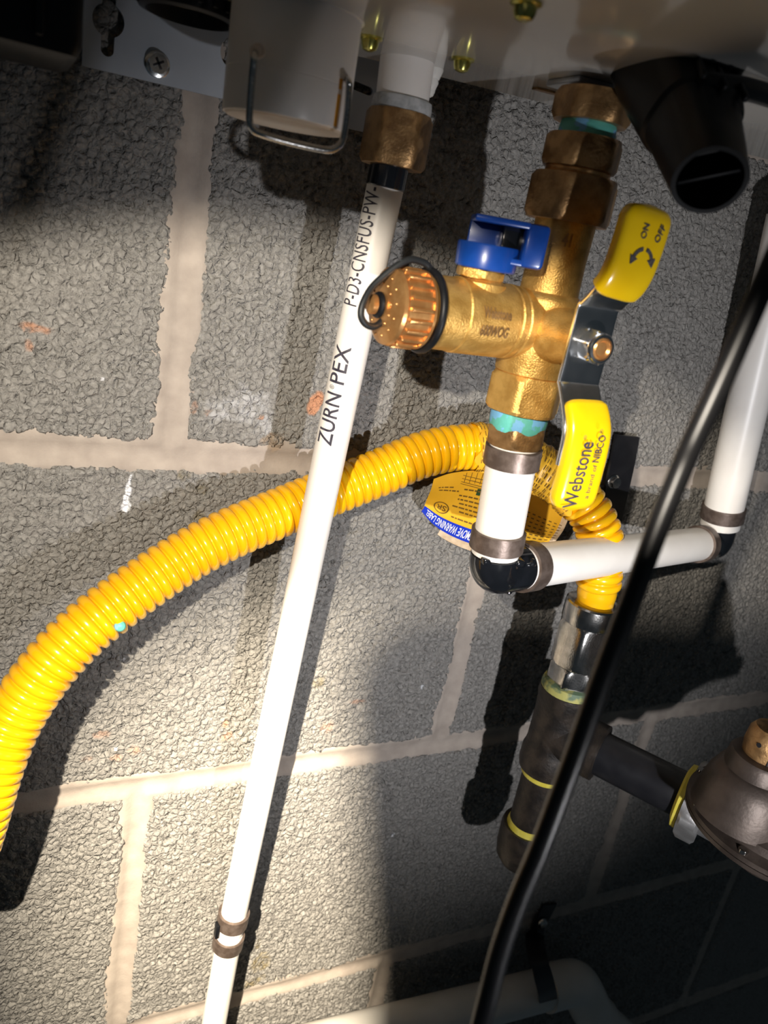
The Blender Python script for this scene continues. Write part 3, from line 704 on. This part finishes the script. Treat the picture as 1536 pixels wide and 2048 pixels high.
# ------------------------------------------------------------------ the corrugated yellow gas line
cpts = [(-95, 1790, -.068), (-62, 1700, -.068), (-36, 1610, -.068), (-10, 1525, -.064), (28, 1437, -.058), (91, 1342, -.054), (166, 1262, -.048), (256, 1191, -.041), (364, 1118, -.034), (452, 1071, -.030), (560, 1025, -.0240), (650, 988, -.0200), (745, 951, -.0190), (850, 908, -.0195), (940, 894, -.0210),
        (1010, 905, -.027), (1075, 934, -.037), (1135, 975, -.049), (1182, 1028, -.060), (1203, 1090, -.067), (1199, 1150, -.070), (1189, 1212, -.070), (1184, 1240, -.070)]
path = catmull([P(*q) for q in cpts], 10)
dense, CL = resample(path, 3000)
sarc = np.linspace(0, CL, 3000)
def s_at_px(u, v):
    q = np.array([proj(p) for p in dense[::10]]); return sarc[::10][np.argmin(np.hypot(q[:, 0] - u, q[:, 1] - v))]
s_cuff = s_at_px(1194, 1178)
PITCH = .0053; SAM = 10
nr = int(s_cuff / PITCH)
ss = []; rr = []
prf = [(0.0, .0106), (.06, .01085), (.12, .0120), (.22, .0127), (.36, .0130), (.50, .01305), (.64, .0130), (.78, .0127), (.88, .0120), (.94, .01085)]
for i in range(nr):
    for t, r in prf: ss.append((i + t) * PITCH); rr.append(r)
for t in np.linspace(0, 1, 12): ss.append(nr * PITCH + (CL - nr * PITCH) * t); rr.append(.0108 + .0006 * math.sin(t * 9) * (1 - t))
ss = np.array(ss); pts = np.stack([np.interp(ss, sarc, dense[:, k_]) for k_ in range(3)], 1)
gas = thing('gas_hose', P(28, 1437, -.058), 'yellow corrugated flexible gas pipe curving across the block wall', 'gas pipe')
T, U, Vv = frames_along(np.stack([np.interp(ss, sarc, dense[:, k_]) for k_ in range(3)], 1))
add('corrugated_jacket', loft([circ(pts[i], U[i], Vv[i], rr[i], 44) for i in range(len(pts))]), M['yellow'], gas, sharp=80)
pt = P(241, 1254, -.052)
add('dope_splash', lathe(P(240, 1252, -.0560), nrm(CAM - P(240, 1252, -.05)), [(0, .0026), (.0010, .0022), (.0016, .0008)], 14), M['teal'], gas)

# ------------------------------------------------------------------ the warning label wrapped round it
lab = thing('warning_label', P(900, 1010, -.020), 'yellow warning label with torn edges and blue band hung on the gas pipe', 'label')
s0, s1 = s_at_px(942, 893), s_at_px(1160, 1000)
n = 80; wss = np.linspace(s0, s1, n); wpts = np.stack([np.interp(wss, sarc, dense[:, k_]) for k_ in range(3)], 1)
T, U, Vv = frames_along(wpts); rings = []
for i in range(n):
    a = np.linspace(0, 2 * np.pi, 48, endpoint=False); rrr = .01365 + .00035 * np.sin(wss[i] / PITCH * 2 * np.pi) + .0003 * np.sin(a * 5 + i * .3)
    rings.append(wpts[i] + rrr[:, None] * (np.cos(a)[:, None] * U[i] + np.sin(a)[:, None] * Vv[i]))
for e, sgn in ((0, -1), (n - 1, 1)):
    a = np.linspace(0, 2 * np.pi, 48, endpoint=False); jit = .0016 * np.sin(a * 7) + .0012 * np.sin(a * 3 + 1)
    rings[e] = rings[e] + T[e] * (jit[:, None])
add('wrap', loft(rings, cap=False), M['label'], lab)
prn = []
def wrap_pt(fs, a, dr=.0142):
    i = min(int(fs * (n - 1)), n - 1); return wpts[i] + dr * (math.cos(a) * U[i] + math.sin(a) * Vv[i]), T[i], (-math.sin(a) * U[i] + math.cos(a) * Vv[i]), (math.cos(a) * U[i] + math.sin(a) * Vv[i])
rng = np.random.default_rng(3)
for fs in np.linspace(.03, .97, 34):
    for a in np.linspace(0, 2 * math.pi, 22, endpoint=False):
        if rng.random() < .72:
            p_, t_, b_, n_ = wrap_pt(fs, a); prn.append(box(p_, b_, t_, n_, .0011 + .0006 * rng.random(), .00018, .00008))
add('fine_print', merge(*prn), M['labelink'], lab)
# hanging flap: rows from the pipe down to the torn lower edge
TOPE = [(868, 958, -.024), (905, 946, -.026), (955, 942, -.029), (1010, 952, -.034), (1060, 975, -.040), (1105, 1003, -.046), (1140, 1028, -.050)]
LOWE = [(842, 1022, -.015), (868, 1050, -.016), (905, 1073, -.018), (955, 1092, -.021), (1010, 1105, -.025), (1060, 1108, -.029), (1098, 1100, -.033)]
te = catmull([P(*q) for q in TOPE], 8); le = catmull([P(*q) for q in LOWE], 8)
te, _ = resample(te, 49); le, _ = resample(le, 49)
def flap(s, t, dn=0.0):
    """s along the band 0..1, t from the pipe (0) to the lower edge (1)"""
    i = np.clip(np.asarray(s, float), 0, 1) * 48; j = np.arange(49)
    A = np.stack([np.interp(i, j, te[:, k_]) for k_ in range(3)], -1); B = np.stack([np.interp(i, j, le[:, k_]) for k_ in range(3)], -1)
    t = np.asarray(t, float)[..., None]
    p = A * (1 - t) + B * t
    p = p + np.array([0, -1.0, 0]) * (0.0016 * np.sin(np.pi * t) + .0006 * np.sin(9 * t + 5 * np.asarray(s)[..., None]) * t + dn)
    return p
def sheet(s0, s1, t0, t1, dn, ns=40, nt=16, th=.00022):
    S, Tt = np.meshgrid(np.linspace(s0, s1, ns), np.linspace(t0, t1, nt)); A = flap(S.ravel(), Tt.ravel(), dn); B = flap(S.ravel(), Tt.ravel(), dn - th)
    F = []
    for j in range(nt - 1):
        for i in range(ns - 1):
            a = j * ns + i; F.append((a, a + 1, a + 1 + ns, a + ns)); b = a + ns * nt; F.append((b + ns, b + ns + 1, b + 1, b))
    bo = [i for i in range(ns)] + [j * ns + ns - 1 for j in range(1, nt)] + [(nt - 1) * ns + i for i in range(ns - 2, -1, -1)] + [j * ns for j in range(nt - 2, 0, -1)]
    for q in range(len(bo)): F.append((bo[q], bo[(q + 1) % len(bo)], bo[(q + 1) % len(bo)] + ns * nt, bo[q] + ns * nt))
    return np.vstack([A, B]), F
fl = add('flap', sheet(0, 1, 0, .98, 0, 60, 20), M['label'], lab)
bnd = add('blue_band', sheet(0, .62, .80, 1.0, .0003, 40, 6), M['labelblue'], lab)
tornV, tornF = sheet(.20, .62, .99, 1.10, .0001, 40, 4)
tv = np.asarray(tornV); 
add('torn_edge', (tv, tornF), M['labelback'], lab)
add('torn_edge', sheet(.955, 1.0, 0, 1.0, .00025, 5, 20), M['labelback'], lab)
def flap_text(body_, sA, sB, tA, tB, m, off=0.0, par=None):
    """upside-down lettering: runs from sA (first letter, right) to sB (left); letter tops at tB (lower)"""
    V, F = textgeo(body_, 1.0, .70, 3, off)
    s = sA + (sB - sA) * V[:, 0]; t = tA + (tB - tA) * V[:, 1] / .70
    return add('printed_lettering', (flap(s, t, .00055), F), M[m], par or lab, smooth=False)
flap_text('DO NOT REMOVE WARNING LABEL', .60, .03, .835, .965, 'labelwhite', .01, bnd)
flap_text('SR', .165, .085, .60, .69, 'labelink', .02, fl)
a = np.linspace(0, 2 * np.pi, 40, endpoint=False)
ring_o = flap(.125 + .062 * np.cos(a), .645 + .105 * np.sin(a), .0005); ring_i = flap(.125 + .052 * np.cos(a), .645 + .088 * np.sin(a), .0005)
add('oval_mark', loft([ring_o, ring_i], cap=False), M['labelink'], fl, smooth=False)
pr = []
def bar(s, t, ds, dt):
    q = flap(np.array([s, s + ds, s + ds, s]), np.array([t, t, t + dt, t + dt]), .0005); return q, [(0, 1, 2, 3)]
for row, (t, sa, sb) in enumerate(((.36, .22, .62), (.42, .22, .62), (.48, .24, .62), (.54, .20, .62), (.60, .26, .62), (.71, .22, .62), (.30, .06, .20), (.24, .05, .16), (.26, .24, .34))):
    s = sa
    while s < sb:
        L = .012 + .03 * rng.random(); pr.append(bar(s, t, L, .022)); s += L + .008
for s in np.linspace(.66, .95, 8):
    for t in np.linspace(.30, .92, 11): pr.append(bar(s, t, .022, .018))
add('fine_print', merge(*pr), M['labelink'], fl, smooth=False)
gr = [bar(s, .02, .004, .15) for s in np.linspace(.22, .62, 12)] + [bar(.20, t, .44, .008) for t in (.05, .10, .15, .18)]
add('printed_table', merge(*gr), M['labelink'], fl, smooth=False)
add('printed_block', merge(bar(.33, .235, .028, .09), bar(.375, .235, .014, .07)), M['labelgreen'], fl, smooth=False)

# ------------------------------------------------------------------ gas fittings and drip leg
YD = -0.070
ga = Axis(P(1184, 1215, YD), P(1040, 1710, YD))
gd = thing('gas_drip_leg', ga.at(1740), 'black iron gas drip leg with silver flare nut and capped end', 'pipe fitting')
nu = add('flare_nut', merge(ga.lat([(1207, .0122), (1203, .0148), (1206, .0156), (1216, .0158), (1240, .0158), (1244, .0150)], 56), hexnut(ga.at(1240), ga.at(1322), .0305, rot=0.25, ch=.0022)), M['steel'], gd)
add('hex_adapter', hexnut(ga.at(1326), ga.at(1364), .0265, rot=0.5, ch=.0016), M['steel'], gd)
add('adapter_neck', ga.lat([(1318, .0128), (1330, .0128)], 40), M['steel'], gd)
add('thread_dope', ga.lat([(1358, .0130), (1362, .0158), (1372, .0168), (1380, .0166)], 40), M['dopegreen'], gd)
tee = add('tee', ga.lat([(1374, .0150), (1377, .0170), (1392, .0173), (1400, .0166), (1430, .0162), (1480, .0162), (1492, .0166), (1500, .0176), (1524, .0178), (1534, .0170), (1536, .014)], 56), M['blackm'], gd)
add('thread_dope', ga.lat([(1532, .0140), (1538, .0150), (1546, .0146), (1549, .0130)], 40), M['dopeyellow'], gd)
add('nipple', ga.lat([(1534, .0132), (1660, .0132)], 44), M['blackm'], gd)
add('thread_dope', ga.lat([(1640, .0134), (1652, .0146), (1660, .0140)], 40), M['dopeyellow'], gd)
add('end_cap', ga.lat([(1650, .0145), (1648, .0168), (1654, .0175), (1690, .0172), (1708, .0160), (1722, .0120), (1728, .0040)], 56), M['blackm'], gd)
TB = ga.at(1462)
zt = TB[2]
best = min(np.linspace(-.20, -.07, 400), key=lambda y: abs(P(1362, 1588, y)[2] - zt))
AE = P(1362, 1588, best); ad = nrm(AE - TB); AL = np.linalg.norm(AE - TB)
add('tee_branch', lathe(TB, ad, [(0, .0162), (.0180, .0162), (.0190, .0174), (.0290, .0174), (.0296, .0140)], 48), M['blackm'], tee)
add('side_nipple', lathe(TB, ad, [(.024, .0133), (AL + .004, .0133)], 44), M['blackstrap'], gd)

# ------------------------------------------------------------------ the gas regulator
reg = thing('gas_regulator', AE, 'round cast metal gas regulator with brass plug at right edge', 'regulator')
add('thread_dope', lathe(AE, ad, [(-.001, .0140), (.0005, .0185), (.0030, .0188), (.0040, .0150)], 40), M['dopeyellow'], reg)
inl = add('inlet_boss', merge(hexnut(AE + ad * .0035, AE + ad * .0150, .0410, .6, .0016), lathe(AE + ad * .012, ad, [(0, .0158), (.022, .0165)], 40)), M['castlight'], reg)
yr = min(np.linspace(-.24, -.06, 700), key=lambda y: abs(P(1548, 1655, y)[2] - (zt + .018)))
rg = P(1548, 1655, yr)
ax_ = nrm(np.array([0.0, 0.0, 1.0]))
kR = .80
def kp(pr): return [(a_, b_ * kR) for a_, b_ in pr]
add('lower_housing', lathe(rg, ax_, kp([(-.022, .010), (-.021, .020), (-.012, .026), (-.004, .042), (-.001, .0555), (.0015, .0560), (.0016, .050)]), 96), M['cast'], reg)
add('upper_housing', lathe(rg, ax_, kp([(.0018, .0500), (.0020, .0560), (.0045, .0560), (.0052, .0535), (.0070, .0500), (.0110, .0490), (.0130, .0455), (.0180, .0440), (.0220, .0400), (.0330, .0350), (.0420, .0280), (.0470, .0240), (.0480, .0205), (.0560, .0200), (.0568, .0170)]), 96), M['cast'], reg)
yp = min(np.linspace(-.26, -.06, 800), key=lambda y: abs(P(1528, 1512, y)[2] - (rg[2] + .044)))
pq = P(1528, 1512, yp)
add('vent_neck', lathe(pq, ax_, [(-.034, .0250), (-.026, .0240), (-.016, .0215), (-.009, .0182), (-.008, .0165), (-.001, .0158), (.0005, .0148), (.0010, .0125)], 64), M['cast'], reg)
plug = add('vent_plug', lathe(pq, ax_, [(-.001, .0105), (.0060, .0112), (.0130, .0106), (.0160, .0086), (.0165, .003)], 40), M['brass_dull'], reg)
tv_ = nrm(np.array([CAM[0], CAM[1], 0]) - np.array([pq[0], pq[1], 0])); lv_ = np.cross(ax_, tv_); lv_ = -lv_ if (RC @ lv_)[0] > 0 else lv_
add('plug_hole', merge(lathe(pq + ax_ * .0095 + nrm(tv_ + lv_ * .35) * .0108, nrm(tv_ + lv_ * .35), [(0, .0012), (.0004, .0012)], 16), box(pq + ax_ * .0050 + nrm(tv_ - lv_ * .25) * .0108, np.cross(ax_, nrm(tv_ - lv_ * .25)), ax_, nrm(tv_ - lv_ * .25), .0004, .0040, .0005, .0002)), M['blackstrap'], plug)
sc_ = []
for i in range(8):
    a_ = i * math.pi / 4 + .3; uu, vv = frame(ax_); rr_ = .0525 * kR; sc_.append(hexnut(rg + ax_ * .0045 + rr_ * (uu * math.cos(a_) + vv * math.sin(a_)), rg + ax_ * .0068 + rr_ * (uu * math.cos(a_) + vv * math.sin(a_)), .0044, 0, .0004))
for g_ in sc_: add('housing_screw', g_, M['steel'], reg)

# ------------------------------------------------------------------ straps on the wall
st = thing('pipe_strap', P(1245, 935, -.004), 'black steel strap screwed to wall behind lower yellow grip', 'strap')
add('strap_plate', plate([P(1229, 868, -.0035), P(1275, 873, -.0035), P(1266, 925, -.0035), P(1252, 990, -.0035), P(1240, 1040, -.006), P(1190, 1040, -.006), P(1207, 980, -.0035)], OUT, .002), M['blackstrap'], st, smooth=False)
q = P(1226, 963, -.0055)
add('screw', merge(lathe(q, OUT, [(0, .0047), (.0008, .0047), (.0012, .0040)], 28), hexnut(q + OUT * .001, q + OUT * .0040, .0066, .5, .0005)), M['steel'], st)

cond = thing('condensate_pipe', P(1150, 1960, -.035), 'white plastic drain pipe along the wall at bottom with elbow', 'pipe')
R3 = .0165
c1 = P(600, 2103, -.030); c2 = P(1096, 1976, -.032); cdv = nrm(c2 - c1)
add('pipe', tube(np.array([c1 + (c2 - c1) * t for t in (-.2, 0, .5, 1)]), R3, 48), M['pvc'], cond)
c3 = P(1255, 2085, -.050)
el = catmull([c2 - cdv * .004, c2 + cdv * .014, c2 + cdv * .028 + (c3 - c2) * .05, c2 + (c3 - c2) * .42 + cdv * .010, c2 + (c3 - c2) * .56 + cdv * .006], 8)
add('elbow', tube(el, R3 * 1.13, 48), M['pvc'], cond)
d3 = nrm(c3 - el[-1])
add('cement_ring', lathe(el[-1] - d3 * .001, d3, [(0, R3 * 1.10), (.0022, R3 * 1.12), (.003, R3)], 48), M['primer'], cond)
add('lower_pipe', lathe(el[-1], d3, [(0, R3), (.16, R3)], 48), M['pvc'], cond)
st2 = thing('pipe_strap', P(1085, 1845, -.004), 'black steel strap with round screw clamping the bottom drain pipe', 'strap')
pth = [P(1100, 1808, -.003), P(1085, 1838, -.003), P(1072, 1866, -.004), P(1070, 1890, -.022), P(1080, 1930, -.046), P(1092, 1975, -.051), P(1096, 2000, -.046), P(1090, 2016, -.030), P(1068, 2022, -.022)]
pth = catmull(pth, 8); wd = nrm(cdv); rings = []
Tn = np.gradient(pth, axis=0); Tn /= np.linalg.norm(Tn, axis=1)[:, None]
for i in range(len(pth)):
    n_ = nrm(np.cross(Tn[i], wd)); b_ = nrm(np.cross(n_, Tn[i])); rings.append(sup(pth[i], b_, n_, .0080, .0010, 8, 24))
add('strap_band', loft(rings), M['blackstrap'], st2)
q = P(1084, 1844, -.0045)
add('screw', lathe(q, OUT, [(0, .0048), (.0012, .0048), (.0030, .0036), (.0036, .0012)], 28), M['steel'], st2)

# ------------------------------------------------------------------ black vent connector under the casing at the right
vc = thing('vent_connector', P(1420, 360, -.18), 'black plastic hose connector with open round end hanging at top right', 'connector')
ctop = hp(1352, 152); yc = ctop[1]; cbot = P(1420, 362, yc - .052)
zt_, zb_ = (RC @ (ctop - CAM))[2] / FPX, (RC @ (cbot - CAM))[2] / FPX
dv = nrm(cbot - ctop); uu = nrm(XX - dv * (XX @ dv)); vv = np.cross(dv, uu)
Lv = np.linalg.norm(cbot - ctop); sec = []
def vr(s_, w_): return w_ * (zt_ + (zb_ - zt_) * s_)
for s_, wp_, p_ in ((-.35, 104, 3.5), (0.0, 104, 3.5), (.25, 98, 3.2), (.5, 92, 2.8), (.52, 85, 2.8), (.8, 80, 2.4), (1.0, 76, 2.1)):
    a_ = vr(s_, wp_); b_ = a_ * .92
    sec.append(sup(ctop + dv * Lv * s_, uu, vv, a_, b_, p_, 48))
inner = [sup(cbot, uu, vv, 66 * zb_, 61 * zb_, 2.1, 48), sup(cbot - dv * .016, uu, vv, 63 * zb_, 58 * zb_, 2.1, 48)]
add('connector_body', loft(sec + inner), M['blackp'], vc)
add('inner_rib', merge(box(cbot - dv * .008, uu + vv * .8, dv, np.cross(nrm(uu + vv * .8), dv), .0090, .006, .0006, .0003)), M['blackp'], vc)
add('side_rib', merge(*[box(ctop + dv * Lv * .35 + OUT * .0 + vv * 0 + (-vv if (vv @ OUT) < 0 else vv) * vr(.35, 86) + uu * k_, uu, np.cross(dv, uu), dv, .0008, .0010, .014, .0004) for k_ in (-.008, .0, .008)]), M['blackp'], vc)
ya = yc - .030
arm = catmull([P(1370, 176, yc - .018), P(1400, 168, ya), P(1455, 172, ya), P(1500, 180, ya + .002), P(1560, 200, ya + .006), P(1640, 240, ya + .012)], 8)
add('hose_arm', tube(arm, .0034, 28), M['blackp'], vc)

# ------------------------------------------------------------------ the black cord in front
cpx = [(1625, 360), (1570, 470), (1518, 590), (1470, 700), (1425, 800), (1388, 880), (1362, 940), (1314, 1060), (1270, 1180), (1206, 1350), (1157, 1490), (1116, 1600), (1078, 1700), (1036, 1800), (1001, 1900), (975, 2000), (960, 2060), (945, 2140)]
cz = np.linspace(.162, .195, len(cpx))
cpt_ = [CAM + ray(u, v) * z for (u, v), z in zip(cpx, cz)]
cord = thing('power_cable', cpt_[9], 'glossy black cable running diagonally in front of all the pipes', 'cable')
cp_ = catmull(cpt_, 8)
add('cable_sheath', tube(cp_, .0025, 32), M['blackrub'], cord)

# ------------------------------------------------------------------ the phone taking the picture (behind the lens, shading the lower right)
cx_, cy_, cz_ = RC.T[:, 0], RC.T[:, 1], RC.T[:, 2]
def cp3(x, y, z): return CAM + cx_ * x + cy_ * y + cz_ * z
ph = thing('smartphone', cp3(-.019, .05, -.014), 'dark smartphone held up facing the pipes, throwing shadow on the lower right', 'phone')
def rrect(x0, x1, y0, y1, r, z, n=8):
    q = []
    for (sx, sy, t0) in ((x1 - r, y1 - r, 0), (x0 + r, y1 - r, 90), (x0 + r, y0 + r, 180), (x1 - r, y0 + r, 270)):
        for t in np.linspace(0, 90, n): a = math.radians(t0 + t); q.append(cp3(sx + r * math.cos(a), sy + r * math.sin(a), z))
    return np.array(q)
add('phone_body', loft([rrect(-.0555, .0185, -.027, .136, .008, -.0095), rrect(-.057, .020, -.0285, .1375, .009, -.0105), rrect(-.057, .020, -.0285, .1375, .009, -.0165), rrect(-.0555, .0185, -.027, .136, .008, -.0175)]), M['phone'], ph)
add('phone_screen', loft([rrect(-.054, .017, -.0255, .1345, .007, -.0175), rrect(-.054, .017, -.0255, .1345, .007, -.0178)]), M['glass'], ph)
add('camera_island', loft([rrect(-.014, .014, -.016, .030, .006, -.0096), rrect(-.013, .013, -.015, .029, .005, -.0078)]), M['phone'], ph)
add('lens_ring', lathe(cp3(0, 0, -.0079), cz_, [(0, .0075), (.0012, .0075), (.0012, .006), (.0004, .0055)], 32), M['glass'], ph)
